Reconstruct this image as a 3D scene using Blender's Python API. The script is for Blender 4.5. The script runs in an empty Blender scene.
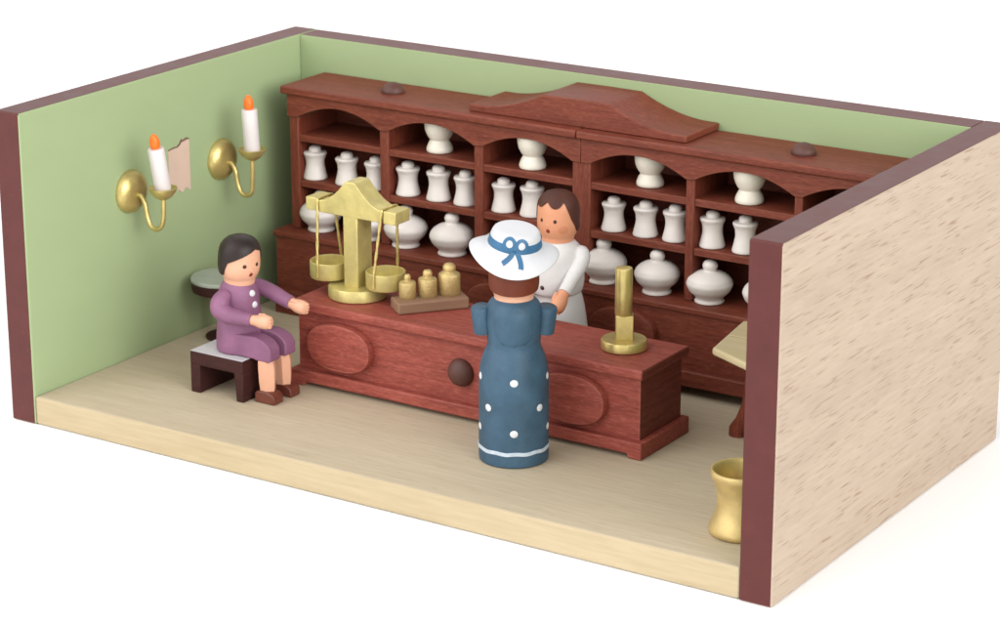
import bpy, bmesh, math, random
from math import sin, cos, pi, radians, sqrt
from mathutils import Vector, Matrix

random.seed(7)
S = bpy.context.scene
COL = S.collection

# ------------------------------------------------------------------ room dimensions
W, D, H, T, TB, F = 6.0, 3.408, 2.412, 0.236, 0.249, 0.221

# ------------------------------------------------------------------ materials
def srgb(r, g, b):
    def c(u):
        u /= 255.0
        return u / 12.92 if u <= 0.04045 else ((u + 0.055) / 1.055) ** 2.4
    return (c(r), c(g), c(b), 1.0)

class NT:
    def __init__(self, name):
        self.m = bpy.data.materials.new(name)
        self.m.use_nodes = True
        self.t = self.m.node_tree
        self.b = self.t.nodes['Principled BSDF']
    def n(self, typ, **kw):
        nd = self.t.nodes.new(typ)
        for k, v in kw.items():
            if k in nd.inputs.keys():
                nd.inputs[k].default_value = v
            else:
                setattr(nd, k, v)
        return nd
    def l(self, a, b):
        self.t.links.new(a, b)
    def coords(self, scale=(1, 1, 1), rot=(0, 0, 0), rnd=False):
        tc = self.n('ShaderNodeTexCoord')
        mp = self.n('ShaderNodeMapping')
        mp.inputs['Scale'].default_value = scale
        mp.inputs['Rotation'].default_value = rot
        self.l(tc.outputs['Object'], mp.inputs['Vector'])
        if rnd:
            oi = self.n('ShaderNodeObjectInfo')
            ml = self.n('ShaderNodeMath', operation='MULTIPLY')
            ml.inputs[1].default_value = 37.0
            self.l(oi.outputs['Random'], ml.inputs[0])
            cb = self.n('ShaderNodeCombineXYZ')
            for i in range(3):
                self.l(ml.outputs[0], cb.inputs[i])
            self.l(cb.outputs[0], mp.inputs['Location'])
        return mp.outputs['Vector']
    def noise(self, vec, scale=5.0, detail=4.0, rough=0.55, dist=0.0):
        nd = self.n('ShaderNodeTexNoise')
        nd.inputs['Scale'].default_value = scale
        nd.inputs['Detail'].default_value = detail
        nd.inputs['Roughness'].default_value = rough
        nd.inputs['Distortion'].default_value = dist
        self.l(vec, nd.inputs['Vector'])
        return nd.outputs['Fac']
    def ramp(self, fac, stops):
        r = self.n('ShaderNodeValToRGB')
        e = r.color_ramp.elements
        while len(e) < len(stops):
            e.new(0.5)
        for i, (p, c) in enumerate(stops):
            e[i].position = p
            e[i].color = c if len(c) == 4 else (*c, 1)
        self.l(fac, r.inputs[0])
        return r.outputs['Color']
    def mix(self, fac, a, b, mode='MIX'):
        m = self.n('ShaderNodeMix', data_type='RGBA', blend_type=mode)
        for sock, v in ((m.inputs[0], fac), (m.inputs[6], a), (m.inputs[7], b)):
            if hasattr(v, 'is_output'):
                self.l(v, sock)
            else:
                sock.default_value = v
        return m.outputs[2]
    def bump(self, h, strength=0.2, dist=0.01):
        b = self.n('ShaderNodeBump')
        b.inputs['Strength'].default_value = strength
        b.inputs['Distance'].default_value = dist
        self.l(h, b.inputs['Height'])
        self.l(b.outputs[0], self.b.inputs['Normal'])
    def fin(self, color, rough=0.5, metal=0.0, spec=0.4):
        if hasattr(color, 'is_output'):
            self.l(color, self.b.inputs['Base Color'])
        else:
            self.b.inputs['Base Color'].default_value = color
        if hasattr(rough, 'is_output'):
            self.l(rough, self.b.inputs['Roughness'])
        else:
            self.b.inputs['Roughness'].default_value = rough
        self.b.inputs['Metallic'].default_value = metal
        self.b.inputs['Specular IOR Level'].default_value = spec
        return self.m

def mul(c, k):
    return (c[0] * k, c[1] * k, c[2] * k, 1.0)

def paint(name, c, rough=0.5, spec=0.35, var=0.12, scale=7.0, bump=0.12, grain=(1, 1, 1), fleck=None):
    t = NT(name)
    v = t.coords(grain, rnd=True)
    n1 = t.noise(v, scale, 5)
    col = t.ramp(n1, [(0.3, mul(c, 1 - var)), (0.7, mul(c, 1 + var))])
    if fleck:
        n3 = t.noise(v, scale * 9, 2)
        f = t.ramp(n3, [(0.745, (0, 0, 0)), (0.77, (1, 1, 1))])
        col = t.mix(f, col, fleck)
    n2 = t.noise(v, scale * 10, 3)
    rr = t.n('ShaderNodeMapRange')
    rr.inputs['To Min'].default_value = max(0.05, rough - 0.08)
    rr.inputs['To Max'].default_value = min(1, rough + 0.08)
    t.l(n1, rr.inputs['Value'])
    if bump:
        t.bump(n2, bump, 0.01)
    return t.fin(col, rr.outputs[0], 0, spec)

def stained(name, axis='x', k=1.0, warm=1.0):
    """reddish brown stained wood, open pores along one axis, worn pale arrises"""
    def mul(c, q):
        return (c[0] * q, c[1] * q, c[2] * q * warm, 1.0)
    t = NT(name)
    sc = {'x': (2.6, 30, 30), 'y': (30, 2.6, 30), 'z': (30, 30, 2.6)}[axis]
    fine = {'x': (17, 95, 95), 'y': (95, 17, 95), 'z': (95, 95, 17)}[axis]
    v = t.coords(sc, rnd=True)
    v2 = t.coords(fine, rnd=True)
    a = t.noise(v, 1.0, 5, 0.6, 0.3)
    b = t.noise(v2, 1.0, 3, 0.6)
    c0, c1, c2 = mul((0.150, 0.029, 0.020), k), mul((0.218, 0.045, 0.032), k), mul((0.275, 0.066, 0.048), k)
    col = t.ramp(a, [(0.28, c0), (0.52, c1), (0.78, c2)])
    pores = t.ramp(b, [(0.52, (0, 0, 0)), (0.72, (1, 1, 1))])
    pf = t.n('ShaderNodeMath', operation='MULTIPLY')
    pf.inputs[1].default_value = 0.36
    t.l(pores, pf.inputs[0])
    col = t.mix(pf.outputs[0], col, mul((0.39, 0.145, 0.105), k))
    dk = t.ramp(b, [(0.30, (1, 1, 1)), (0.42, (0, 0, 0))])
    df = t.n('ShaderNodeMath', operation='MULTIPLY')
    df.inputs[1].default_value = 0.5
    t.l(dk, df.inputs[0])
    col = t.mix(df.outputs[0], col, mul((0.07, 0.016, 0.014), k))
    # worn arrises
    bv = t.n('ShaderNodeBevel', samples=4)
    bv.inputs['Radius'].default_value = 0.02
    ge = t.n('ShaderNodeNewGeometry')
    dp = t.n('ShaderNodeVectorMath', operation='DOT_PRODUCT')
    t.l(bv.outputs[0], dp.inputs[0])
    t.l(ge.outputs['Normal'], dp.inputs[1])
    ed = t.ramp(dp.outputs['Value'], [(0.80, (1, 1, 1)), (0.97, (0, 0, 0))])
    wn = t.noise(t.coords((14, 14, 14)), 1.0, 3)
    wm = t.n('ShaderNodeMath', operation='MULTIPLY')
    t.l(ed, wm.inputs[0]); t.l(wn, wm.inputs[1])
    wk = t.n('ShaderNodeMath', operation='MULTIPLY'); wk.inputs[1].default_value = 1.0
    t.l(wm.outputs[0], wk.inputs[0])
    col = t.mix(wk.outputs[0], col, mul((0.42, 0.18, 0.125), k))
    t.bump(b, 0.25, 0.008)
    return t.fin(col, 0.55, 0, 0.30)

def raw_wood(name, axis, c_dark, c_mid, c_light, fleck, fleck_amt=0.5, fscale=1.0, spec=0.2, bands=True, thr=(0.66, 0.74), fw_=46):
    t = NT(name)
    def sc(l, w):
        return {'x': (l, w, w), 'y': (w, l, w), 'z': (w, w, l)}[axis]
    a = t.noise(t.coords(sc(0.35, 3.0)), 1.0, 4, 0.55, 0.4)
    b = t.noise(t.coords(sc(2.2, 34)), 1.0, 4, 0.6)
    col = t.ramp(a, [(0.25, c_dark), (0.5, c_mid), (0.75, c_light)])
    bl = t.ramp(b, [(0.3, (0.92, 0.905, 0.885)), (0.7, (1.05, 1.05, 1.05))])
    col = t.mix(1.0, col, bl, 'MULTIPLY')
    f = t.noise(t.coords(sc(5.5 * fscale, fw_ * fscale)), 1.0, 1.5, 0.5)
    fl = t.ramp(f, [(thr[0], (0, 0, 0)), (thr[1], (1, 1, 1))])
    fm = t.n('ShaderNodeMath', operation='MULTIPLY'); fm.inputs[1].default_value = fleck_amt
    t.l(fl, fm.inputs[0])
    col = t.mix(fm.outputs[0], col, fleck)
    t.bump(b, 0.08, 0.006)
    return t.fin(col, 0.6, 0, spec)

def brass(name, c, metal=0.6, rough=0.42, grit=0.3):
    t = NT(name)
    v = t.coords((1, 1, 1), rnd=True)
    a = t.noise(v, 9, 5)
    col = t.ramp(a, [(0.3, mul(c, 0.85)), (0.7, mul(c, 1.12))])
    g = t.noise(v, 70, 3)
    t.bump(g, grit, 0.008)
    rr = t.n('ShaderNodeMapRange')
    rr.inputs['To Min'].default_value = rough - 0.08
    rr.inputs['To Max'].default_value = rough + 0.1
    t.l(g, rr.inputs['Value'])
    return t.fin(col, rr.outputs[0], metal, 0.5)

M = {}
M['stain_x'] = stained('stained_wood_long', 'x', 0.70, 0.74)
M['stain_z'] = stained('stained_wood_upright', 'z', 0.70, 0.74)
M['stain_end_shade'] = stained('stained_end_shaded', 'y', 0.62)  # darker stain for the counter ends, shade put into the colour
M['counter_x'] = stained('counter_stain_long', 'x', 1.26)
M['knob'] = paint('dark_knob', (0.085, 0.034, 0.026, 1), 0.5, 0.35, 0.15, 9)
M['maroon'] = paint('maroon_paint', (0.088, 0.020, 0.018, 1), 0.44, 0.28, 0.10, 5, 0.12, fleck=(0.22, 0.12, 0.10, 1))
M['green'] = paint('green_paint', (0.288, 0.36, 0.192, 1), 0.6, 0.25, 0.012, 2.2, 0.10, grain=(1, 1, 3))
M['beech'] = raw_wood('beech', 'y', (0.362, 0.284, 0.217, 1), (0.392, 0.31, 0.237, 1), (0.415, 0.33, 0.255, 1), (0.20, 0.115, 0.075, 1), 0.62, 0.8, thr=(0.615, 0.69), fw_=115)
M['floor'] = raw_wood('maple_floor', 'x', (0.455, 0.378, 0.27, 1), (0.485, 0.406, 0.293, 1), (0.51, 0.43, 0.316, 1), (0.33, 0.27, 0.19, 1), 0.42, 1.1, fw_=70, thr=(0.6, 0.7))
M['lip'] = raw_wood('maple_edge', 'x', (0.40, 0.312, 0.19, 1), (0.435, 0.35, 0.222, 1), (0.465, 0.38, 0.25, 1), (0.36, 0.25, 0.13, 1), 0.25, 0.6)
M['china'] = paint('white_glaze', (0.66, 0.61, 0.575, 1), 0.42, 0.45, 0.035, 5, 0.06)
M['ivory'] = paint('ivory_glaze', (0.70, 0.65, 0.56, 1), 0.42, 0.4, 0.04, 6, 0.10)
M['gold'] = brass('gold_paint', (0.60, 0.475, 0.18, 1), 0.7, 0.33, 0.22)
M['balance'] = brass('pale_brass_paint', (0.58, 0.49, 0.19, 1), 0.5, 0.40, 0.3)
M['mortar'] = brass('warm_brass_paint', (0.58, 0.43, 0.18, 1), 0.55, 0.40, 0.2)
M['weight'] = brass('dull_brass_paint', (0.56, 0.42, 0.18, 1), 0.55, 0.42, 0.7)
M['oak'] = raw_wood('grey_brown_wood', 'x', (0.20, 0.115, 0.07, 1), (0.255, 0.15, 0.095, 1), (0.30, 0.19, 0.125, 1), (0.14, 0.08, 0.055, 1), 0.5, 1.6)
M['cream'] = raw_wood('cream_tabletop', 'x', (0.47, 0.385, 0.22, 1), (0.51, 0.42, 0.25, 1), (0.54, 0.455, 0.28, 1), (0.40, 0.31, 0.17, 1), 0.3, 1.0)
M['wax'] = paint('white_wax', (0.60, 0.555, 0.545, 1), 0.5, 0.3, 0.03, 6, 0.08)
M['flame'] = paint('orange_paint', (0.85, 0.145, 0.012, 1), 0.42, 0.4, 0.06, 20, 0.1)
M['barewood'] = paint('bare_patch_wood', (0.53, 0.39, 0.31, 1), 0.65, 0.15, 0.05, 6, 0.2)
M['dark_edge'] = paint('dark_patch_edge', (0.15, 0.085, 0.065, 1), 0.7, 0.1, 0.2, 20)
M['skin'] = paint('painted_skin', (0.60, 0.27, 0.15, 1), 0.46, 0.35, 0.05, 5, 0.08)
M['skin_pale'] = paint('painted_skin_pale', (0.64, 0.345, 0.225, 1), 0.46, 0.35, 0.05, 5, 0.08)
M['blush'] = paint('painted_blush', (0.54, 0.22, 0.115, 1), 0.5, 0.3, 0.05, 8)
M['eye'] = paint('painted_eye', (0.045, 0.016, 0.012, 1), 0.4, 0.4, 0.1, 9)
M['lip_red'] = paint('painted_mouth', (0.20, 0.022, 0.016, 1), 0.4, 0.4, 0.1, 9)
M['hair_black'] = paint('painted_black_hair', (0.022, 0.014, 0.013, 1), 0.42, 0.25, 0.2, 8, 0.2)
M['hair_brown'] = paint('painted_brown_hair', (0.062, 0.022, 0.015, 1), 0.5, 0.22, 0.15, 8, 0.2)
M['hair_auburn'] = paint('painted_auburn_hair', (0.13, 0.029, 0.014, 1), 0.48, 0.25, 0.15, 8, 0.2)
M['blue'] = paint('blue_paint', (0.040, 0.086, 0.134, 1), 0.5, 0.30, 0.2, 6, 0.3, fleck=(0.16, 0.24, 0.30, 1))
M['blue_band'] = paint('ribbon_blue_paint', (0.035, 0.12, 0.23, 1), 0.45, 0.35, 0.15, 8)
M['dot'] = paint('white_dot_paint', (0.60, 0.60, 0.62, 1), 0.5, 0.3, 0.05, 9)
M['hem'] = paint('pale_blue_line', (0.46, 0.53, 0.60, 1), 0.5, 0.3, 0.15, 25)
M['hat'] = paint('white_hat_paint', (0.55, 0.55, 0.57, 1), 0.5, 0.3, 0.03, 5, 0.08)
M['coat'] = paint('white_coat_paint', (0.60, 0.585, 0.575, 1), 0.5, 0.3, 0.04, 5, 0.1)
M['purple'] = paint('purple_paint', (0.215, 0.092, 0.165, 1), 0.5, 0.28, 0.14, 6, 0.28)
M['shoe'] = paint('brown_shoe_paint', (0.115, 0.030, 0.018, 1), 0.38, 0.45, 0.15, 9, 0.15)
M['ebony'] = paint('dark_brown_stain', (0.040, 0.012, 0.011, 1), 0.5, 0.2, 0.25, 9, 0.25, grain=(1, 5, 5))
M['grey_top'] = paint('pale_grey_paint', (0.50, 0.48, 0.50, 1), 0.5, 0.3, 0.05, 8, 0.12)
M['grey_marble'] = paint('grey_green_paint', (0.36, 0.39, 0.33, 1), 0.42, 0.4, 0.10, 8, 0.12)
M['sweep'] = paint('white_sweep', (0.955, 0.96, 0.965, 1), 0.9, 0.05, 0.004, 2, 0)

# ------------------------------------------------------------------ mesh builder
def catmull(pts, n=6, closed=False):
    P = [Vector(p) for p in pts]
    out = []
    for i in range(len(P) - 1):
        p0 = P[max(i - 1, 0)]; p1 = P[i]; p2 = P[i + 1]; p3 = P[min(i + 2, len(P) - 1)]
        for k in range(n):
            t = k / n
            out.append(0.5 * ((2 * p1) + (p2 - p0) * t + (2 * p0 - 5 * p1 + 4 * p2 - p3) * t * t + (3 * p1 - p0 - 3 * p2 + p3) * t ** 3))
    out.append(P[-1])
    return out

class MB:
    def __init__(self, *mats):
        self.v = []; self.f = []; self.mi = []
        self.mats = [M[m] for m in mats]
        self.names = list(mats)
        self.xf = Matrix.Identity(4)
        self.cur = 0
    def use(self, name):
        if name not in self.names:
            self.names.append(name); self.mats.append(M[name])
        self.cur = self.names.index(name)
        return self
    def vert(self, p):
        self.v.append(self.xf @ Vector(p)); return len(self.v) - 1
    def face(self, ids, mi=None):
        self.f.append(list(ids)); self.mi.append(self.cur if mi is None else mi)
    def box(self, x0, x1, y0, y1, z0, z1, fm=None):
        i = [self.vert(p) for p in ((x0, y0, z0), (x1, y0, z0), (x1, y1, z0), (x0, y1, z0), (x0, y0, z1), (x1, y0, z1), (x1, y1, z1), (x0, y1, z1))]
        fs = {'bottom': (0, 3, 2, 1), 'top': (4, 5, 6, 7), 'front': (0, 1, 5, 4), 'right': (1, 2, 6, 5), 'back': (2, 3, 7, 6), 'left': (3, 0, 4, 7)}
        for k, q in fs.items():
            m = None
            if fm and k in fm:
                c = self.cur; self.use(fm[k]); m = self.cur; self.cur = c
            self.face([i[a] for a in q], m)
        return self
    def grid(self, rows, close_u=False):
        """rows of points -> quads"""
        ids = [[self.vert(p) for p in r] for r in rows]
        n = len(ids[0])
        for a in range(len(ids) - 1):
            for b in range(n if close_u else n - 1):
                c = (b + 1) % n
                self.face((ids[a][b], ids[a][c], ids[a + 1][c], ids[a + 1][b]))
        return ids
    def lathe(self, prof, seg=40, sx=1.0, sy=1.0, cap=True):
        """prof: (r,z) from bottom to top about local z"""
        rows = []
        for p in prof:
            r, z = p[0], p[1]
            rows.append([(r * cos(2 * pi * k / seg) * sx, r * sin(2 * pi * k / seg) * sy, z) for k in range(seg)])
        ids = self.grid(rows, True)
        if cap:
            if prof[0][0] > 1e-5: self.face(list(reversed(ids[0])))
            if prof[-1][0] > 1e-5: self.face(ids[-1])
        return ids
    def strip(self, xs, lo, hi, y0, y1):
        """solid between curves lo(x)..hi(x), y0..y1"""
        n = len(xs)
        A = [self.vert((x, y0, lo[i])) for i, x in enumerate(xs)]
        B = [self.vert((x, y0, hi[i])) for i, x in enumerate(xs)]
        Cc = [self.vert((x, y1, lo[i])) for i, x in enumerate(xs)]
        Dd = [self.vert((x, y1, hi[i])) for i, x in enumerate(xs)]
        for i in range(n - 1):
            self.face((A[i], A[i + 1], B[i + 1], B[i]))
            self.face((Cc[i + 1], Cc[i], Dd[i], Dd[i + 1]))
            self.face((B[i], B[i + 1], Dd[i + 1], Dd[i]))
            self.face((A[i + 1], A[i], Cc[i], Cc[i + 1]))
        self.face((A[0], B[0], Dd[0], Cc[0]))
        self.face((B[-1], A[-1], Cc[-1], Dd[-1]))
        return self
    def prism(self, poly, z0, z1):
        a = [self.vert((p[0], p[1], z0)) for p in poly]
        b = [self.vert((p[0], p[1], z1)) for p in poly]
        n = len(poly)
        self.face(list(reversed(a))); self.face(b)
        for i in range(n):
            j = (i + 1) % n
            self.face((a[i], a[j], b[j], b[i]))
        return self
    def tube(self, pts, rad, seg=14, flat=1.0, up=(0, 0, 1)):
        P = [Vector(p) for p in pts]
        n = len(P)
        R = rad if isinstance(rad, (list, tuple)) else [rad] * n
        rows = []
        prev = None
        for i, p in enumerate(P):
            t = (P[min(i + 1, n - 1)] - P[max(i - 1, 0)]).normalized()
            if prev is None:
                u = Vector(up)
                if abs(t.dot(u)) > 0.95: u = Vector((0, 1, 0))
                a = (u - t * u.dot(t)).normalized()
            else:
                a = (prev - t * prev.dot(t)).normalized()
            prev = a
            b = t.cross(a)
            rows.append([p + a * (R[i] * cos(2 * pi * k / seg)) + b * (R[i] * flat * sin(2 * pi * k / seg)) for k in range(seg)])
        ids = self.grid(rows, True)
        self.face(list(reversed(ids[0]))); self.face(ids[-1])
        return self
    def build(self, name, parent=None, smooth=40, bevel=0.0, seg=2, loc=None):
        me = bpy.data.meshes.new(name)
        me.from_pydata([tuple(v) for v in self.v], [], self.f)
        for m in self.mats: me.materials.append(m)
        for p, mi in zip(me.polygons, self.mi): p.material_index = mi
        bm = bmesh.new(); bm.from_mesh(me)
        bmesh.ops.remove_doubles(bm, verts=bm.verts, dist=1e-6)
        bmesh.ops.recalc_face_normals(bm, faces=bm.faces)
        bm.to_mesh(me); bm.free()
        if smooth:
            for p in me.polygons: p.use_smooth = True
            me.set_sharp_from_angle(angle=radians(smooth))
        o = bpy.data.objects.new(name, me)
        COL.objects.link(o)
        if parent is not None: o.parent = parent
        if loc is not None: o.location = loc
        if bevel:
            b = o.modifiers.new('Bevel', 'BEVEL')
            b.width = bevel; b.segments = seg; b.limit_method = 'ANGLE'; b.angle_limit = radians(35)
            b.harden_normals = False
        return o

class Surf:
    """surface of revolution with decals laid on it; theta 0 is +x"""
    def __init__(self, prof, n=8, sx=1.0, sy=1.0):
        self.p = catmull([(r, z, 0) for r, z in prof], n)
        self.sx, self.sy = sx, sy
        self.s = [0.0]
        for a, b in zip(self.p, self.p[1:]): self.s.append(self.s[-1] + (b - a).length)
        self.L = self.s[-1]
    def at(self, s):
        s = min(max(s, 0), self.L)
        for i in range(len(self.s) - 1):
            if s <= self.s[i + 1] + 1e-9:
                t = (s - self.s[i]) / max(1e-9, self.s[i + 1] - self.s[i])
                q = self.p[i].lerp(self.p[i + 1], t)
                d = (self.p[i + 1] - self.p[i]).normalized()
                return q.x, q.y, d.y, -d.x       # r,z,nr,nz (profile runs bottom -> top)
        return self.p[-1].x, self.p[-1].y, 0, 1
    def s_of_z(self, z):
        for i in range(len(self.p) - 1):
            if (self.p[i].y - z) * (self.p[i + 1].y - z) <= 0 and self.p[i].y != self.p[i + 1].y:
                t = (z - self.p[i].y) / (self.p[i + 1].y - self.p[i].y)
                return self.s[i] + t * (self.s[i + 1] - self.s[i])
        return self.L
    def pt(self, th, s, off=0.0):
        r, z, nr, nz = self.at(s)
        r2 = max(0, r + nr * off)
        return (r2 * cos(th) * self.sx, r2 * sin(th) * self.sy, z + nz * off)
    def prof(self):
        return [(max(q.x, 0), q.y) for q in self.p]
    def disc(self, mb, th, s, ru, rv=None, off=0.004, seg=18, rings=3):
        rv = rv or ru
        r0 = max(self.at(s)[0], 0.03)
        rows = []
        for k in range(rings + 1):
            q = k / rings
            rows.append([self.pt(th + q * ru * cos(2 * pi * j / seg) / r0, s + q * rv * sin(2 * pi * j / seg), off * (1 if k < rings else 0.0)) for j in range(seg)])
        mb.grid(rows, True)
    def ribbon(self, mb, pts, w, off=0.004, closed=False):
        """flat painted stroke along (theta,s) points, width w"""
        n = len(pts)
        rows = []
        for i in range(n):
            a = pts[(i - 1) % n] if closed else pts[max(i - 1, 0)]
            b = pts[(i + 1) % n] if closed else pts[min(i + 1, n - 1)]
            r0 = max(self.at(pts[i][1])[0], 0.03)
            du, dv = (b[0] - a[0]) * r0, b[1] - a[1]
            l = sqrt(du * du + dv * dv) or 1
            nx, ny = -dv / l, du / l
            ww = w(i / (n - 1)) if callable(w) else w
            rows.append([self.pt(pts[i][0] + nx * ww * q / r0, pts[i][1] + ny * ww * q, off if abs(q) < 0.5 else 0.0) for q in (-0.5, -0.42, 0, 0.42, 0.5)])
        if closed: rows.append(rows[0])
        mb.grid(rows)
    def cap(self, mb, low, off=0.008, nth=64, ns=12):
        """shell from the top pole down to s=low(theta)"""
        rows = []
        for k in range(ns + 1):
            row = []
            for j in range(nth):
                th = 2 * pi * j / nth
                s = self.L + (low(th) - self.L) * (k / ns)
                row.append(self.pt(th, s, off))
            rows.append(row)
        rows.append([self.pt(2 * pi * j / nth, low(2 * pi * j / nth) - 0.004, -0.002) for j in range(nth)])
        mb.grid(rows, True)

# ------------------------------------------------------------------ scene-tree helpers
def tag(o, label, cat, group=None, kind=None):
    o['label'] = label; o['category'] = cat
    if group: o['group'] = group
    if kind: o['kind'] = kind
    return o

def thing(name, label, cat, loc=(0, 0, 0), rz=0.0, group=None):
    o = bpy.data.objects.new(name, None)
    o.empty_display_size = 0.1
    COL.objects.link(o)
    o.location = loc; o.rotation_euler = (0, 0, rz)
    return tag(o, label, cat, group)

def dup(o, loc, label, rz=0.0, scale=1.0, squash=0.0):
    def rec(src, parent):
        c = src.copy(); COL.objects.link(c); c.parent = parent
        for ch in list(src.children): rec(ch, c)
        return c
    c = rec(o, None)
    c.location = loc; c.rotation_euler = (0, 0, rz); c.scale = (scale, scale, scale * (1 + squash))
    c['label'] = label
    return c

# ================================================================== the white sweep it stands on
g = MB('sweep')
n = 60
ids = g.vert((0, 0, -0.004))
g.v[-1] = Vector((3, 2, -0.004))
ring = [g.vert((3 + 400 * cos(2 * pi * k / n), 2 + 400 * sin(2 * pi * k / n), -0.004)) for k in range(n)]
for k in range(n): g.face((ids, ring[k], ring[(k + 1) % n]))
ground = g.build('ground', smooth=0)
ground['label'] = 'plain white surface under the wooden display box'
ground['category'] = 'surface'
ground['kind'] = 'structure'

# ================================================================== the display box
box = thing('display_box', 'open-fronted wooden room box with green inside walls and maroon painted edges', 'display box')
b = MB('maroon'); b.box(-T, 0, 0, D + TB, 0, H, {'left': 'beech', 'right': 'green', 'bottom': 'beech'})
b.build('side_wall', box, 0, 0.014, 3)
b = MB('maroon'); b.box(W, W + T, 0, D + TB, 0, H, {'right': 'beech', 'left': 'green', 'bottom': 'beech'})
b.build('side_wall', box, 0, 0.014, 3)
b = MB('maroon'); b.box(0.001, W - 0.001, D, D + TB - 0.003, 0.003, H - 0.003, {'front': 'green', 'back': 'beech', 'bottom': 'beech'})
b.build('back_wall', box, 0, 0.006, 2)
b = MB('floor'); b.box(0.001, W - 0.001, 0.006, D - 0.001, 0.004, F, {'front': 'lip'})
b.build('floor_board', box, 0, 0.018, 3)
# bare patch beside the first sconce, ragged upper edge
b = MB('barewood')
top = [(1.66, 1.782), (1.70, 1.786), (1.74, 1.792), (1.77, 1.788), (1.80, 1.806), (1.825, 1.832), (1.85, 1.826), (1.88, 1.836), (1.905, 1.834), (1.92, 1.826)]
ys = [p[0] for p in top]
b.xf = Matrix.Rotation(pi / 2, 4, 'Z')
b.strip(ys, [1.425 - 0.02 * sin(i * 1.7) for i in range(len(ys))], [p[1] for p in top], -0.006, 0.004)
b.use('dark_edge')  # dark strip along the patch's ragged upper edge
up = [0.5, 0.6, 0.8, 0.6, 1.2, 1.9, 1.0, 1.3, 0.9, 0.3]
b.strip(ys, [p[1] - 0.007 * u for p, u in zip(top, up)], [p[1] + 0.005 * u for p, u in zip(top, up)], -0.0085, 0.004)
o = b.build('bare_patch', box, 0)
o['label'] = 'bare pinkish patch with ragged dark upper edge in the green paint'

# ================================================================== apothecary cabinet
CX0, CXM, CX1 = 0.314, 3.096, 5.88
SH1, SH2, DECK = 1.722, 1.34, 0.925
ZT, ZC, ZP = 2.122, 2.055, 1.868
YF, YB = 2.83, D - 0.004
cab = thing('apothecary_cabinet', 'reddish brown wooden shelf cabinet with six arched bays along the green back wall', 'cabinet', (0, 0, 0))
def part(fn, name, bevel=0.007, parent=cab, smooth=30):
    pass
b = MB('stain_x'); b.box(0.252, 3.062, 2.785, YB, ZC, ZT); b.build('cornice', cab, 30, 0.016, 3)
b = MB('stain_x'); b.box(3.066, 5.94, 2.788, YB, ZC, ZT - 0.002); b.build('cornice', cab, 30, 0.016, 3)
posts = [(0.314, 0.402), (1.214, 1.297), (2.117, 2.196), (3.016, 3.176), (4.006, 4.078), (4.904, 4.972), (5.80, 5.88)]
for a, c in posts:
    b = MB('stain_z'); b.box(a, c, YF, YB - 0.04, DECK + 0.0015, ZP + (0.02 if (a, c) != posts[0] else 0.0)); b.build('post', cab, 30, 0.009, 2)
# arched frieze, one for each half of the cabinet
def arch(xs_posts, xend0, xend1):
    xs, lo = [], []
    def add(x, z):
        xs.append(x); lo.append(z)
    add(xend0, ZP)
    for (a0, a1), (b0, b1) in zip(xs_posts, xs_posts[1:]):
        x0, x1 = a1 - 0.002, b0 + 0.002
        for k in range(25):
            t = k / 24
            add(x0 + (x1 - x0) * t, ZP + 0.118 * (1 - abs(2 * t - 1) ** 2.0))
    add(xend1, ZP)
    return xs, lo
for (p, e0, e1) in ((posts[:4], 0.300, 3.094), (posts[3:], 3.098, 5.90)):
    pp = list(p)
    if pp[-1] == posts[3]: pp[-1] = (3.016, 3.094)
    else: pp[0] = (3.098, 3.176)
    xs, lo = arch(pp, e0, e1)
    b = MB('stain_x'); b.strip(xs, lo, [ZC - 0.0015] * len(xs), YF - 0.014, YF + 0.05); b.build('frieze', cab, 30, 0.006, 2)
for (a, c), (d, e) in zip(posts, posts[1:]):
    for z in (SH1, SH2):
        b = MB('stain_x'); b.box(c - 0.004, d + 0.004, YF + 0.012, YB - 0.04, z - 0.058, z); b.build('shelf', cab, 30, 0.007, 2)
b = MB('stain_x'); b.box(0.33, 5.87, YB - 0.038, YB, DECK + 0.002, ZC - 0.002); b.build('back_panel', cab, 30)
# base cupboard
YBF = 2.70
b = MB('stain_x'); b.box(0.225, 5.935, YBF - 0.02, YB, DECK - 0.05, DECK); b.build('deck', cab, 30, 0.012, 3)
b = MB('stain_x'); b.box(0.245, 5.915, YBF, YB, F + 0.20, DECK - 0.048); b.build('base', cab, 30, 0.004, 1)
b = MB('stain_x'); b.box(0.225, 5.935, YBF - 0.045, YB - 0.002, F + 0.085, F + 0.21); b.build('plinth', cab, 30, 0.014, 3)
for x0 in (0.24, 2.98, 5.66):
    b = MB('stain_x'); b.box(x0, x0 + 0.24, YBF - 0.03, YB - 0.004, F + 0.0005, F + 0.088); b.build('foot', cab, 30, 0.005, 1)
def oval_panel(name, cx, cz, rx, rz, yf, thick, parent, mat='stain_x', e=2.35):
    b = MB(mat)
    seg = 64
    rows = []
    def ring(k, y):
        out = []
        for j in range(seg):
            c, s = cos(2 * pi * j / seg), sin(2 * pi * j / seg)
            out.append((cx + rx * k * math.copysign(abs(c) ** (2 / e), c), y, cz + rz * k * math.copysign(abs(s) ** (2 / e), s)))
        return out
    rows = [ring(1, yf + 0.01), ring(1, yf - thick + 0.012), ring(0.985, yf - thick + 0.003), ring(0.96, yf - thick)]
    i = b.grid(rows, True)
    b.face(i[-1])
    return b.build(name, parent, 30)
for cx in (0.95, 2.45, 3.58, 5.2):
    oval_panel('oval_panel', cx, 0.655, 0.285, 0.175, YBF, 0.07, cab)
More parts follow.
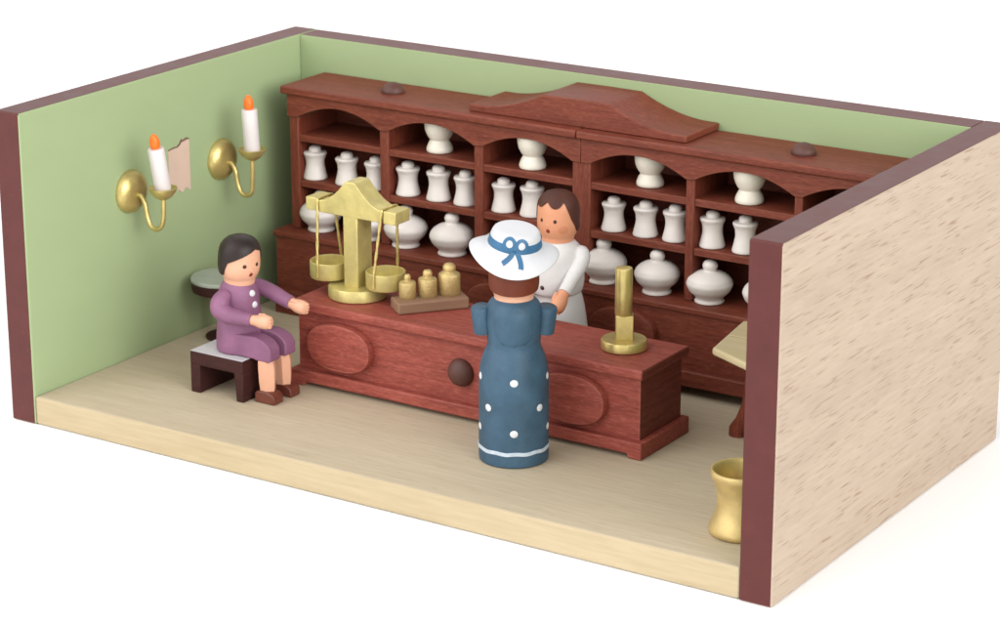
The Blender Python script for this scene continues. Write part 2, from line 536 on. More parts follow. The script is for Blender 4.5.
# crest on top
def ogee(t):
    return t * t * (3 - 2 * t)
pxs, pz = [2.035, 2.10], [0.058, 0.058]
for k in range(0, 17):
    t = k / 16
    pxs.append(2.16 + (2.715 - 2.16) * t); pz.append(0.058 + 0.157 * (0.8 * t ** 2.0 + 0.2 * t))
pxs += [3.0, 3.295]; pz += [0.217, 0.214]
for k in range(1, 17):
    t = 1 - k / 16
    pxs.append(3.845 - (3.845 - 3.295) * t); pz.append(0.056 + 0.157 * (0.8 * t ** 2.0 + 0.2 * t))
pxs.append(3.968); pz.append(0.054)
b = MB('stain_x'); b.strip(pxs, [ZT + 0.0008] * len(pxs), [ZT + z for z in pz], 2.885, YB); b.build('crest', cab, 28, 0.008, 2)
def button(name, loc, r, h, parent, face='z'):
    b = MB('knob')
    b.xf = Matrix.Translation(loc) @ (Matrix.Rotation(pi / 2, 4, 'X') if face == 'y' else Matrix.Identity(4))
    b.lathe([(r * 0.93, -0.006), (r, h * 0.10), (r * 0.97, h * 0.3), (r * 0.84, h * 0.58), (r * 0.6, h * 0.83), (r * 0.3, h * 0.97), (0.0001, h)], 32)
    return b.build(name, parent, 60)
for x in (1.17, 4.84):
    button('button', (x, 3.085, ZT), 0.096, 0.084, cab)

# ================================================================== counter
cnt = thing('shop_counter', 'reddish brown wooden shop counter with two oval panels and a dark round knob', 'counter', (0, 0, 0))
KT = 0.885
b = MB('counter_x'); b.box(1.43, 4.515, 1.325, 2.01, KT - 0.075, KT, {'right': 'stain_end_shade', 'left': 'stain_end_shade'}); b.build('countertop', cnt, 30, 0.016, 3)
b = MB('counter_x'); b.box(1.475, 4.478, 1.372, 1.965, F + 0.12, KT - 0.073, {'right': 'stain_end_shade', 'left': 'stain_end_shade'}); b.build('body', cnt, 30, 0.006, 2)
xs = [1.435, 1.555, 1.575, 4.405, 4.425, 4.525]
b = MB('counter_x'); b.strip(xs, [F + .0005, F + .0005, F + .034, F + .034, F + .0005, F + .0005], [F + 0.128] * 6, 1.305, 2.012); b.build('plinth', cnt, 30, 0.012, 3)
oval_panel('oval_panel', 1.89, 0.578, 0.288, 0.183, 1.372, 0.075, cnt, 'counter_x')
oval_panel('oval_panel', 3.93, 0.575, 0.288, 0.183, 1.372, 0.075, cnt, 'counter_x')
button('knob', (2.965, 1.372, 0.578), 0.108, 0.085, cnt, 'y')

# ================================================================== pots and jars on the cabinet
def jar_proto():
    b = MB('china')
    b.lathe(catmull([(0.083, 0.0, 0), (0.096, 0.004, 0), (0.098, 0.018, 0), (0.090, 0.05, 0), (0.079, 0.10, 0), (0.076, 0.135, 0), (0.081, 0.175, 0), (0.092, 0.200, 0), (0.096, 0.208, 0)], 3), 36)
    body = b.build('jar', None, 50)
    l = MB('china')
    l.lathe([(0.088, 0.2085), (0.095, 0.2095), (0.096, 0.221), (0.090, 0.227), (0.055, 0.230), (0.050, 0.233), (0.051, 0.252), (0.045, 0.266), (0.030, 0.275), (0.012, 0.2785), (0.0001, 0.279)], 32)
    l.build('lid', body, 40)
    return body
ordinal = ['leftmost', 'middle', 'rightmost']
bay_desc = ['under the empty arch', 'in the second bay from left', 'in the bay left of centre post', 'in the bay right of centre post', 'in the bay nearest the right wall']
jars = [(0, 0, 0.475), (0, 1, 0.80), (0, 2, 1.085), (1, 0, 1.405), (1, 1, 1.70), (1, 2, 1.955), (2, 0, 2.315), (2, 1, 2.575), (3, 0, 3.318), (3, 1, 3.60), (3, 2, 3.853), (4, 0, 4.17), (4, 1, 4.445)]
jp = jar_proto(); first = True
for bay, k, x in jars:
    nm = ordinal[k] if bay < 2 or bay == 3 else ['left', 'right'][k]
    lab = f'white waisted jar on middle shelf, {nm} one {bay_desc[bay]}'
    loc = (x, 2.955 + random.uniform(-.008, .008), SH2 + 0.0005)
    rz = random.uniform(0, 6.28)
    sc = random.uniform(0.98, 1.02)
    if first:
        tag(jp, lab, 'jar', 'waisted white jars on the middle shelf'); jp.location = loc; jp.rotation_euler = (0, 0, rz); first = False
    else:
        dup(jp, loc, lab, rz, sc, random.uniform(-.03, .03))

def mortar_proto():
    b = MB('ivory')
    p = catmull([(0.088, 0.0, 0), (0.103, 0.006, 0), (0.106, 0.03, 0), (0.094, 0.065, 0), (0.080, 0.092, 0), (0.078, 0.103, 0), (0.094, 0.125, 0), (0.114, 0.17, 0), (0.122, 0.215, 0), (0.121, 0.248, 0), (0.112, 0.252, 0), (0.104, 0.24, 0), (0.085, 0.18, 0), (0.045, 0.145, 0), (0.0001, 0.14, 0)], 4)
    b.lathe([(max(q.x, 0.0001), q.y) for q in p], 40)
    return b.build('mortar', None, 50)
mp = mortar_proto(); first = True
for x, y, lab in ((1.68, 3.0, 'ivory goblet mortar on top shelf, second bay from left'), (2.575, 2.965, 'ivory goblet mortar on top shelf under the crest, left of the centre post'),
               (3.605, 3.0, 'ivory goblet mortar on top shelf under the crest, right of the centre post'), (4.463, 2.975, 'ivory goblet mortar on top shelf, nearest the right wall')):
    loc = (x, y, SH1 + 0.0005)
    if first:
        tag(mp, lab, 'mortar', 'ivory mortars on the top shelf'); mp.location = loc; first = False
    else:
        dup(mp, loc, lab, random.uniform(0, 6), random.uniform(.98, 1.02), random.uniform(-.03, .03))

def pot_proto():
    b = MB('china')
    p = catmull([(0.098, 0.0, 0), (0.112, 0.004, 0), (0.112, 0.016, 0), (0.103, 0.032, 0), (0.118, 0.055, 0), (0.155, 0.092, 0), (0.175, 0.135, 0), (0.176, 0.158, 0), (0.166, 0.184, 0)], 4)
    b.lathe([(q.x, q.y) for q in p], 44)
    body = b.build('lidded_pot', None, 50)
    l = MB('china')
    p = catmull([(0.166, 0.1845, 0), (0.150, 0.204, 0), (0.120, 0.226, 0), (0.085, 0.243, 0), (0.058, 0.251, 0), (0.050, 0.260, 0), (0.057, 0.280, 0), (0.057, 0.300, 0), (0.044, 0.322, 0), (0.022, 0.334, 0), (0.0001, 0.337, 0)], 4)
    l.lathe([(max(q.x, 0.0001), q.y) for q in p], 44)
    l.build('lid', body, 50)
    return body
pp = pot_proto(); first = True
pots = [(0.563, 2.902, 'round white lidded pot on the deck, at far left end behind the balance'), (1.04, 2.90, 'round white lidded pot half hidden behind the balance pillar'),
        (1.415, 2.895, 'round white lidded pot behind the right end of the balance beam'), (1.858, 2.903, 'round white lidded pot between the balance and the blue hat'),
        (2.32, 2.905, 'round white lidded pot mostly hidden behind the white hat brim'), (3.255, 2.915, 'round white lidded pot partly behind the shoulder of the white coat'),
        (3.742, 2.89, 'round white lidded pot just right of the upright brass post'), (4.19, 2.90, 'round white lidded pot above the cream side table, fully in view'),
        (4.66, 2.90, 'round white lidded pot almost hidden by the right wall edge')]
for x, y, lab in pots:
    loc = (x, y, DECK + 0.0005)
    if first:
        tag(pp, lab, 'pot', 'lidded white pots on the cabinet deck'); pp.location = loc; first = False
    else:
        dup(pp, loc, lab, random.uniform(0, 6), random.uniform(0.975, 1.025), random.uniform(-.03, .03))

# ================================================================== brass balance
bal = thing('balance_scale', 'pale brass balance with bell shaped beam and two hanging pans on the counter', 'scales', (1.807, 1.687, KT + 0.0005))
b = MB('balance'); b.lathe([(0.215, 0), (0.226, 0.008), (0.226, 0.085), (0.218, 0.096), (0.0001, 0.097)], 48); b.build('base', bal, 40)
b = MB('balance'); b.box(-0.06, 0.072, -0.095, 0.095, 0.09, 0.68); b.build('pillar', bal, 30, 0.008, 2)
bx, blo, bhi = [], [], []
def beamz(x):
    a = abs(x - 0.01)
    if a < 0.045: return 0.915
    t = (a - 0.045) / (0.285 - 0.045)
    t = min(max(t, 0), 1)
    return 0.915 - 0.178 * (1 - (1 - t) ** 1.75)
for k in range(41):
    x = -0.285 + 0.58 * k / 40
    bx.append(x); blo.append(0.642); bhi.append(beamz(x))
b = MB('balance'); b.strip(bx, blo, bhi, -0.096, 0.096); 
b.box(-0.405, -0.302, -0.096, 0.096, 0.648, 0.748)
b.box(0.312, 0.425, -0.096, 0.096, 0.640, 0.738)
b.box(-0.31, -0.28, -0.078, 0.078, 0.66, 0.725); b.box(0.29, 0.32, -0.078, 0.078, 0.655, 0.72)
b.build('beam', bal, 30, 0.006, 2)
for sx, pxx, zr in ((-0.293, -0.262, 0.245), (0.303, 0.262, 0.242)):
    b = MB('balance')
    b.xf = Matrix.Translation((pxx, 0, zr - 0.135))
    b.lathe([(0.128, 0), (0.146, 0.006), (0.152, 0.022), (0.153, 0.131), (0.148, 0.136), (0.139, 0.133), (0.136, 0.05), (0.0001, 0.042)], 44)
    pan = b.build('pan', bal, 40)
    for s in (-1, 1):
        c = MB('gold')
        P0 = Vector((sx, s * 0.100, 0.73)); P1 = Vector((pxx, s * 0.158, zr - 0.02))
        pts = [(sx, s * 0.02, 0.748), (sx, s * 0.085, 0.745)] + [P0.lerp(P1, k / 10) for k in range(11)] + [(pxx, s * 0.159, zr - 0.10)]
        for q in (0, 1):      # two twisted strands
            tw = []
            for i, p in enumerate(pts):
                tw.append(Vector(p) + Vector((0.005 * cos(i * 1.5 + q * pi), 0.002 * sin(i * 1.5 + q * pi), 0)))
            c.tube(catmull(tw, 4), 0.0085, 8)
        c.build('cord', pan, 60)

# ================================================================== weights on their block
ang = math.atan2(0.312, 0.31 * 0.64)
ang = radians(51)
wb = MB('oak')
wb.box(-0.255, 0.30, -0.108, 0.108, 0, 0.085)
o = wb.build('weight_block', None, 30, 0.012, 2)
o.location = (2.425, 1.718, KT + 0.0005); o.rotation_euler = (0, 0, ang)
tag(o, 'grey brown wooden block on the counter carrying three brass weights', 'block')
def weight(r, h, kn, loc, label):
    b = MB('weight')
    b.lathe([(r * 0.94, 0), (r, 0.006), (r, h * 0.60), (r * 0.93, h * 0.665), (r * (kn + 0.06), h * 0.715), (r * (kn - 0.03), h * 0.745), (r * kn, h * 0.80), (r * kn * 0.98, h * 0.90), (r * kn * 0.7, h * 0.975), (0.0001, h)], 36)
    o = b.build('brass_weight', None, 45)
    o.location = loc
    return tag(o, label, 'weight', 'brass weights on the wooden block')
bz = KT + 0.0857
weight(0.064, 0.185, 0.40, (2.305, 1.635, bz), 'smallest brass weight on the block, thin knob, nearest the balance')
weight(0.072, 0.205, 0.50, (2.405, 1.755, bz), 'medium brass weight standing between the small and the large one')
weight(0.084, 0.240, 0.58, (2.512, 1.890, bz), 'largest brass weight on the block, rough speckled sides')

# ================================================================== brass post on a round foot
po = thing('brass_post', 'upright brass post with square shank on a round foot, counter right end', 'brass stand', (4.147, 1.702, KT + 0.0005))
b = MB('gold'); b.lathe([(0.158, 0), (0.168, 0.008), (0.168, 0.064), (0.160, 0.074), (0.0001, 0.075)], 48); b.build('foot', po, 40)
b = MB('gold'); b.xf = Matrix.Rotation(radians(33), 4, 'Z'); b.box(-0.063, 0.063, -0.055, 0.055, 0.07, 0.255); b.build('shank', po, 30, 0.006, 2)
b = MB('gold'); b.xf = Matrix.Translation((-0.006, -0.004, 0)); b.lathe([(0.058, 0.252), (0.062, 0.258), (0.0625, 0.59), (0.058, 0.602), (0.05, 0.604), (0.0001, 0.602)], 24); b.build('rod', po, 40)

# ================================================================== hourglass mortar on the floor
mo = MB('mortar')
p = catmull([(0.17, 0.0, 0), (0.203, 0.006, 0), (0.212, 0.03, 0), (0.200, 0.075, 0), (0.172, 0.15, 0), (0.160, 0.215, 0), (0.166, 0.29, 0), (0.187, 0.36, 0), (0.207, 0.405, 0), (0.213, 0.43, 0), (0.208, 0.446, 0), (0.194, 0.449, 0), (0.176, 0.425, 0), (0.150, 0.33, 0), (0.137, 0.22, 0), (0.11, 0.12, 0), (0.0001, 0.10, 0)], 4)
mo.lathe([(max(q.x, 0.0001), q.y) for q in p], 56)
o = mo.build('brass_mortar', None, 60)
o.location = (5.728, 0.535, F + 0.0005)
tag(o, 'large hourglass brass mortar on the floor beside the right wall', 'mortar')

# ================================================================== side table by the right wall
st = thing('side_table', 'cream topped side table with dark legs, half hidden by the right wall', 'table', (5.35, 2.1, F))
poly = [(4.795, 1.825), (4.685, 2.50), (4.95, 2.615), (5.88, 2.615), (5.88, 1.50), (5.45, 1.50)]
poly = [(x - 5.35, y - 2.1) for x, y in poly][::-1]
b = MB('cream'); b.prism(poly, 0.695, 0.752); b.build('tabletop', st, 30, 0.018, 3)
b = MB('cream'); b.box(-0.58, 0.52, 0.02, 0.50, 0.7525, 0.760); b.build('inlay', st, 30, 0.003, 1)
for (x0, y0), (x1, y1) in (((-0.36, -0.02), (-0.50, 0.05)), ((0.1, -0.33), (0.12, -0.42)), ((0.1, 0.22), (0.12, 0.30))):
    b = MB('stain_z')
    b.tube([(x0, y0, 0.70), (x0 * 0.99 + x1 * 0.01, y0, 0.5), (x0 * 0.8 + x1 * 0.2, y0 * 0.8 + y1 * 0.2, 0.28), (x0 * .35 + x1 * .65, y0 * .35 + y1 * .65, 0.12), (x1, y1, 0.05), (x1, y1, 0.0008)], [0.05, 0.045, 0.05, 0.058, 0.066, 0.066], 12)
    b.build('leg', st, 40)

# ================================================================== wall sconces with candles
def sconce(y, z, xc, zc, lean, leany, label):
    root = thing('wall_sconce', label, 'sconce', (0, y, z), 0, 'candle sconces on the left wall')
    zc -= z
    b = MB('gold'); b.xf = Matrix.Rotation(pi / 2, 4, 'Y')
    b.lathe([(0.17, 0.0012), (0.171, 0.012), (0.160, 0.040), (0.130, 0.066), (0.09, 0.082), (0.045, 0.090), (0.0001, 0.092)], 44)
    b.build('wall_plate', root, 60)
    b = MB('gold')
    pts = catmull([(0.075, 0, -0.02), (0.115, 0, -0.025), (0.150, 0, -0.085), (0.165, 0, -0.17), (0.195, 0, -0.245), (0.25, 0, -0.27), (0.305, 0, -0.24), (xc - 0.005, 0, -0.16), (xc, 0, -0.05), (xc, 0, zc - 0.07)], 5)
    b.tube(pts, 0.019, 14)
    b.build('arm', root, 60)
    tilt = Matrix.Translation((xc, 0, zc)) @ Matrix.Rotation(lean, 4, 'X') @ Matrix.Rotation(leany, 4, 'Y')
    b = MB('gold'); b.xf = Matrix.Translation((xc, 0, zc))
    b.lathe([(0.0001, -0.088), (0.035, -0.084), (0.07, -0.062), (0.098, -0.028), (0.112, 0.0), (0.114, 0.008), (0.108, 0.011), (0.098, 0.004), (0.08, -0.012), (0.0001, -0.02)], 40)
    b.build('drip_cup', root, 50)
    b = MB('wax'); b.xf = tilt
    b.lathe([(0.062, -0.012), (0.065, 0.0), (0.0645, 0.15), (0.064, 0.326), (0.060, 0.333), (0.0001, 0.335)], 32)
    cd = b.build('candle', root, 40)
    b = MB('flame'); b.xf = tilt @ Matrix.Translation((0, 0, 0.3345))
    b.lathe([(0.034, 0.0), (0.039, 0.018), (0.040, 0.042), (0.035, 0.075), (0.023, 0.10), (0.009, 0.114), (0.0001, 0.117)], 24)
    b.build('flame', cd, 60)
    return root
sconce(1.19, 1.56, 0.335, 1.628, radians(9), radians(-2), 'brass candle sconce with leaning candle beside the bare patch')
sconce(2.315, 1.575, 0.325, 1.695, radians(1.5), radians(-2), 'brass candle sconce with upright candle nearest the cabinet')

# ================================================================== round table in the corner
rt_ = thing('round_table', 'small round grey topped table with dark rim behind the seated figure', 'table', (0.305, 1.905, F))
b = MB('grey_marble'); b.lathe([(0.242, 0.485), (0.250, 0.488), (0.252, 0.508), (0.244, 0.517), (0.0001, 0.519)], 48); b.build('tabletop', rt_, 40)
b = MB('ebony'); b.lathe([(0.12, 0.372), (0.19, 0.385), (0.238, 0.405), (0.246, 0.43), (0.246, 0.4845)], 48); b.build('apron', rt_, 40)
b = MB('ebony'); b.lathe(catmull([(0.14, 0.0008, 0), (0.14, 0.03, 0), (0.06, 0.06, 0), (0.045, 0.15, 0), (0.05, 0.3, 0), (0.09, 0.373, 0)], 5) and [(q.x, q.y) for q in catmull([(0.14, 0.0008, 0), (0.14, 0.03, 0), (0.06, 0.06, 0), (0.045, 0.15, 0), (0.05, 0.3, 0), (0.09, 0.373, 0)], 5)], 32); b.build('pedestal', rt_, 50)

# ================================================================== bench
be = thing('bench', 'low dark brown bench with pale grey seat under the figure in purple', 'bench', (1.165, 0.97, F))
L2 = 0.25
b = MB('ebony'); b.box(-L2, L2, -0.225, 0.2, 0.222, 0.325); b.build('seat', be, 30, 0.006, 2)
b = MB('grey_top'); b.box(-L2 + 0.002, L2 - 0.002, -0.223, 0.198, 0.3255, 0.331); b.build('seat_top', be, 30, 0.003, 1)
for s, w, sp in ((-1, 0.088, 0.0), (1, 0.082, 0.028)):
    b = MB('ebony')
    xs_ = (-L2, -L2 + w) if s < 0 else (L2 - w, L2)
    i = [b.vert(p) for p in ((xs_[0] + s * sp * .6, -0.225, 0.0008), (xs_[1], -0.225, 0.0008), (xs_[1], 0.2, 0.0008), (xs_[0] + s * sp * .6, 0.2, 0.0008),
                             (xs_[0], -0.225, 0.226), (xs_[1], -0.225, 0.226), (xs_[1], 0.2, 0.226), (xs_[0], 0.2, 0.226))]
    for q in ((0, 3, 2, 1), (4, 5, 6, 7), (0, 1, 5, 4), (1, 2, 6, 5), (2, 3, 7, 6), (3, 0, 4, 7)): b.face([i[a] for a in q])
    b.build('leg', be, 30, 0.006, 2)

# ================================================================== figures
HEAD = [(0.126, 0.0), (0.130, 0.03), (0.146, 0.062), (0.160, 0.105), (0.165, 0.155), (0.164, 0.215), (0.160, 0.275), (0.146, 0.33), (0.115, 0.375), (0.068, 0.402), (0.0001, 0.412)]

def block_hand(mb, p, d, r, thumb_side):
    """carved hand: palm block closing in a loose fist, knuckle grooves, thumb on the side"""
    d = Vector(d).normalized()
    side = Vector((0, 0, 1)).cross(d).normalized()
    upv = d.cross(side)
    p = Vector(p)
    mb.tube([p - d * 0.05, p - d * 0.01, p + d * 0.03, p + d * 0.075, p + d * 0.105, p + d * 0.118], [r * 0.80, r * 0.86, r * 1.08, r * 1.12, r * 0.96, r * 0.6], 10)
    for k in range(4):
        o = p + d * (0.088 - 0.004 * abs(k - 1.4)) + upv * (r * 0.66 - k * r * 0.44)
        mb.tube([o - d * 0.02, o + d * 0.018, o + d * 0.030 - side * thumb_side * 0.006, o + d * 0.034 - side * thumb_side * 0.02], [r * 0.27, r * 0.27, r * 0.24, r * 0.16], 8)
    q = p + upv * r * 0.75 + side * thumb_side * r * 0.55
    mb.tube([q - d * 0.005, q + d * 0.04 + upv * 0.004, q + d * 0.07 - upv * 0.006], [r * 0.26, r * 0.26, r * 0.16], 8)

# ---------------------------------------- lady in blue, seen from behind (local +x is her front)
lady = thing('person', 'standing wooden figure in blue dotted dress and white brimmed hat, seen from behind', 'figurine', (3.724, 0.896, F + 0.0006), radians(32.8 + 90))
DZ = [(0.222, 0.0), (0.241, 0.006), (0.248, 0.03), (0.248, 0.20), (0.247, 0.45), (0.246, 0.60), (0.237, 0.70), (0.214, 0.78), (0.191, 0.835), (0.186, 0.87), (0.192, 0.93), (0.200, 1.00), (0.200, 1.07), (0.190, 1.125), (0.168, 1.165), (0.135, 1.19), (0.128, 1.192)]
ds = Surf(DZ, 6)
b = MB('blue')
b.lathe(ds.prof(), 56)
b.use('dot')
for z, ths in ((0.635, (0, 74, -74, 148, -148)), (0.432, (47, -47, 118, -118, 180)), (0.262, (0, 74, -74, 148, -148))):
    for th in ths:
        ds.disc(b, pi + radians(th), ds.s_of_z(z), 0.0285, 0.0265, 0.005, 16, 2)
b.use('hem')
s0 = ds.s_of_z(0.108)
ds.ribbon(b, [(2 * pi * k / 72, s0 + 0.003 * sin(k * 0.9)) for k in range(72)], 0.028, 0.004, True)
# puffed sleeves
b.use('blue')
for s in (-1, 1):
    b.xf = Matrix.Translation((0.012, s * 0.222, 1.027)) @ Matrix.Rotation(radians(-7 * s), 4, 'X')
    b.lathe([(0.073, -0.098), (0.080, -0.095), (0.083, -0.085), (0.083, 0.075), (0.079, 0.090), (0.066, 0.098), (0.0001, 0.100)], 26, 1.1, 0.86)
b.xf = Matrix.Identity(4)
dress = b.build('dress', lady, 50)
# raised back yoke carved into the bodice
yk = MB('blue')
rows = []
for i in range(13):
    v = -1 + 2 * i / 12
    rows.append([ds.pt(pi + radians(44) * (-1 + 2 * j / 12) * sqrt(max(0.0, 1 - max(0, -v) ** 2.4)), ds.s_of_z(1.0 + 0.125 * v), 0.0055 * min(1, (1 - abs(v)) * 8) * min(1, (1 - abs(-1 + 2 * j / 12)) * 8)) for j in range(13)])
yk.grid(rows)
yk.build('yoke', dress, 60)
hd = Surf([(r * 1.0, z) for r, z in HEAD], 5)
b = MB('skin_pale')
b.xf = Matrix.Translation((0, 0, 1.165))
pr_ = [(0.1, -0.9), (0.12, -0.2), (0.138, -0.03)] + [(max(r, .138) if z < .06 else r, z) for r, z in hd.prof()]
b.lathe(pr_, 44)
b.xf = Matrix.Identity(4)
for s in (-1, 1):
    b.tube([(0.01, s * 0.16, 1.03), (0.02, s * 0.222, 0.99), (0.10, s * 0.215, 0.955), (0.2, s * 0.18, 0.95), (0.27, s * 0.15, 0.955)], [0.05, 0.052, 0.05, 0.046, 0.042], 14)
    block_hand(b, (0.28, s * 0.145, 0.957), (1, -0.25 * s, 0.02), 0.046, -s)
for s in (-1, 1):
    b.use('eye'); b.xf = Matrix.Translation((0, 0, 1.165)); hd.disc(b, s * 0.36, hd.s_of_z(0.19), 0.015, 0.017)
b.use('lip_red'); hd.disc(b, 0, hd.s_of_z(0.105), 0.016, 0.014)
b.use('skin_pale'); hd.disc(b, 0, hd.s_of_z(0.15), 0.016, 0.02, 0.02)
b.build('body', lady, 60)
b = MB('hair_auburn')
b.xf = Matrix.Translation((0, 0, 1.165))
def lowl(th):
    a = abs(((th - pi + pi) % (2 * pi)) - pi)      # angle from the back
    zz = 0.075 + 0.02 * (a / 1.4) ** 2 if a < 1.45 else 0.075 + 0.02 + (a - 1.45) * 0.22
    return hd.s_of_z(min(zz, 0.31))
hd.cap(b, lowl, 0.012)
b.build('hair', lady, 60)
# hat, tipped back
hat_prof = [(0.150, 0.020), (0.235, 0.006), (0.298, -0.022), (0.312, -0.023), (0.310, -0.010), (0.275, 0.013), (0.235, 0.030), (0.203, 0.042), (0.186, 0.054), (0.180, 0.080), (0.174, 0.112), (0.166, 0.138), (0.151, 0.157), (0.120, 0.166), (0.07, 0.169), (0.0001, 0.170)]
hs = Surf(hat_prof, 6)
HX = Matrix.Translation((-0.01, 0.0, 1.535)) @ Matrix.Rotation(radians(6.0), 4, 'X') @ Matrix.Rotation(radians(-8.5), 4, 'Y')
def droop(mb):
    """brim dips front and back, lifts a little at the sides; then the hat is tipped onto the head"""
    out = []
    for v in mb.v:
        r = math.hypot(v.x, v.y)
        w_ = max(0.0, (r - 0.185) / 0.125)
        c2 = (v.x / r) ** 2 if r > 1e-6 else 0
        out.append(HX @ Vector((v.x, v.y, v.z + w_ * (-0.062 * c2 + 0.022 * (1 - c2)))))
    mb.v = out
b = MB('hat')
b.lathe(hs.prof(), 64, cap=False)
droop(b)
hat = b.build('hat', lady, 60)
b = MB('blue_band')
zb = 0.082
sb = hs.s_of_z(zb)
# s_of_z meets the brim underside first at low z, so search on the crown side
def crown_s(z):
    best, bs = 9, 0
    for q, s_ in zip(hs.p, hs.s):
        if q.x < 0.215 and s_ > hs.L * 0.45 and abs(q.y - z) < best: best, bs = abs(q.y - z), s_
    return bs
sb = crown_s(zb)
rows = []
for k in range(73):
    th = 2 * pi * k / 72
    rows.append([hs.pt(th, sb + dv, o_) for dv, o_ in ((-0.031, 0.0), (-0.029, 0.004), (0, 0.004), (0.025, 0.004), (0.027, 0.0))])
b.grid(rows)
# bow: two loops and two tails on the back of the hat
R0 = 0.195
for s in (-1, 1):
    c_th, c_s = pi + s * 0.048 / R0 + 0.004, sb + 0.030 - 0.004 * s
    b.use('hat')
    hs.disc(b, c_th, c_s, 0.034, 0.034, 0.0075, 20, 2)
    b.use('blue_band')
    hs.ribbon(b, [(c_th + 0.040 * cos(2 * pi * k / 28) / R0, c_s + 0.040 * sin(2 * pi * k / 28)) for k in range(28)], 0.024, 0.009, True)
    tail = []
    for k in range(12):
        t = k / 11
        tail.append((pi + s * (0.012 + (0.070 * t ** 1.5 if s < 0 else 0.050 * (t ** 0.7 - 0.25 * t ** 4))) / R0 * (1 - 0.25 * t), sb - 0.012 - (0.088 if s < 0 else 0.108) * t))
    hs.ribbon(b, tail, 0.035, 0.008)
hs.disc(b, pi, sb + 0.004, 0.017, 0.022, 0.011, 16, 2)
droop(b)
b.build('ribbon', hat, 60)

# ---------------------------------------- pharmacist in white behind the counter (local +x front)
ph = thing('person', 'wooden figure in white coat with brown hair standing behind the counter', 'figurine', (3.205, 2.32, F + 0.0006), radians(-88))
CZ = [(0.235, 0.0), (0.246, 0.006), (0.248, 0.03), (0.245, 0.22), (0.238, 0.38), (0.226, 0.52), (0.206, 0.65), (0.182, 0.75), (0.170, 0.79)]
cs = Surf(CZ, 5)
ph.scale = (1, 1, 1.016)
b = MB('coat'); b.lathe(cs.prof(), 52)
BZ = [(0.165, 0.765), (0.187, 0.775), (0.200, 0.80), (0.208, 0.86), (0.206, 0.93), (0.200, 1.0), (0.192, 1.06), (0.172, 1.115), (0.142, 1.148), (0.124, 1.160), (0.118, 1.160)]
bs_ = Surf(BZ, 5)
b.xf = Matrix.Translation((0.018, 0, 0)) @ Matrix.Scale(1.04, 4, (1, 0, 0))
b.lathe(bs_.prof(), 52)
b.use('eye')
bs_.disc(b, 0.0, bs_.s_of_z(0.845), 0.018, 0.018, 0.008, 14, 2)
b.use('coat'); b.xf = Matrix.Identity(4)
for s in (-1, 1):
    b.tube(catmull([(-0.015, s * 0.15, 1.080), (-0.005, s * 0.198, 1.070), (0.045, s * 0.214, 1.015), (0.155, s * 0.211, 0.928), (0.262, s * 0.205, 0.845)], 4),
           [0.040, 0.052, 0.062, 0.066, 0.067, 0.067, 0.066, 0.065, 0.064, 0.062, 0.060, 0.058, 0.056, 0.054, 0.052, 0.051, 0.050], 10)
b.build('coat', ph, 55)
hd2 = Surf(HEAD, 5)
Z0 = 1.148
HS = Matrix.Translation((0, 0, Z0 + 0.016)) @ Matrix.Diagonal((0.95, 0.95, 0.89, 1.0))
b = MB('skin'); b.xf = HS
b.lathe([(0.09, -0.85), (0.11, -0.2), (0.122, -0.02)] + hd2.prof(), 44)
for s in (-1, 1):
    b.use('eye'); hd2.disc(b, s * 0.37 , hd2.s_of_z(0.192), 0.0145, 0.0165, 0.004, 16)
    b.use('blush'); hd2.disc(b, s * 0.78, hd2.s_of_z(0.118), 0.042, 0.036, 0.002, 22)
b.use('lip_red'); hd2.disc(b, 0.0, hd2.s_of_z(0.106), 0.0175, 0.019)
b.use('skin'); hd2.disc(b, 0.0, hd2.s_of_z(0.150), 0.014, 0.018, 0.003)
b.xf = Matrix.Identity(4)
for s in (-1, 1):
    b.tube([(0.0, s * 0.10, 1.0), (0.02, s * 0.19, 1.02), (0.12, s * 0.218, 0.93), (0.235, s * 0.208, 0.862)], [0.04, 0.04, 0.04, 0.042], 12)
    block_hand(b, (0.29, s * 0.200, 0.815), (0.72, -0.05 * s, -0.62), 0.056, -s)
b.build('body', ph, 60)
b = MB('hair_brown'); b.xf = HS
def fringe(th):
    a = ((th + pi) % (2 * pi)) - pi          # angle from the face; + is her left
    x = a + 0.10
    if abs(a) < 1.25:
        arc = abs(x)
        # parted fringe: two scallops meeting in a point above the nose
        c = 0.52
        zz = 0.350 - 0.052 * sin(min(arc / 0.95, 1) * pi) if arc < 0.95 else 0.350 - (arc - 0.95) * 0.42
    else:
        zz = 0.20 - (abs(a) - 1.2) * 0.24
    return hd2.s_of_z(max(zz, 0.09))
hd2.cap(b, fringe, 0.010, 90)
b.build('hair', ph, 60)

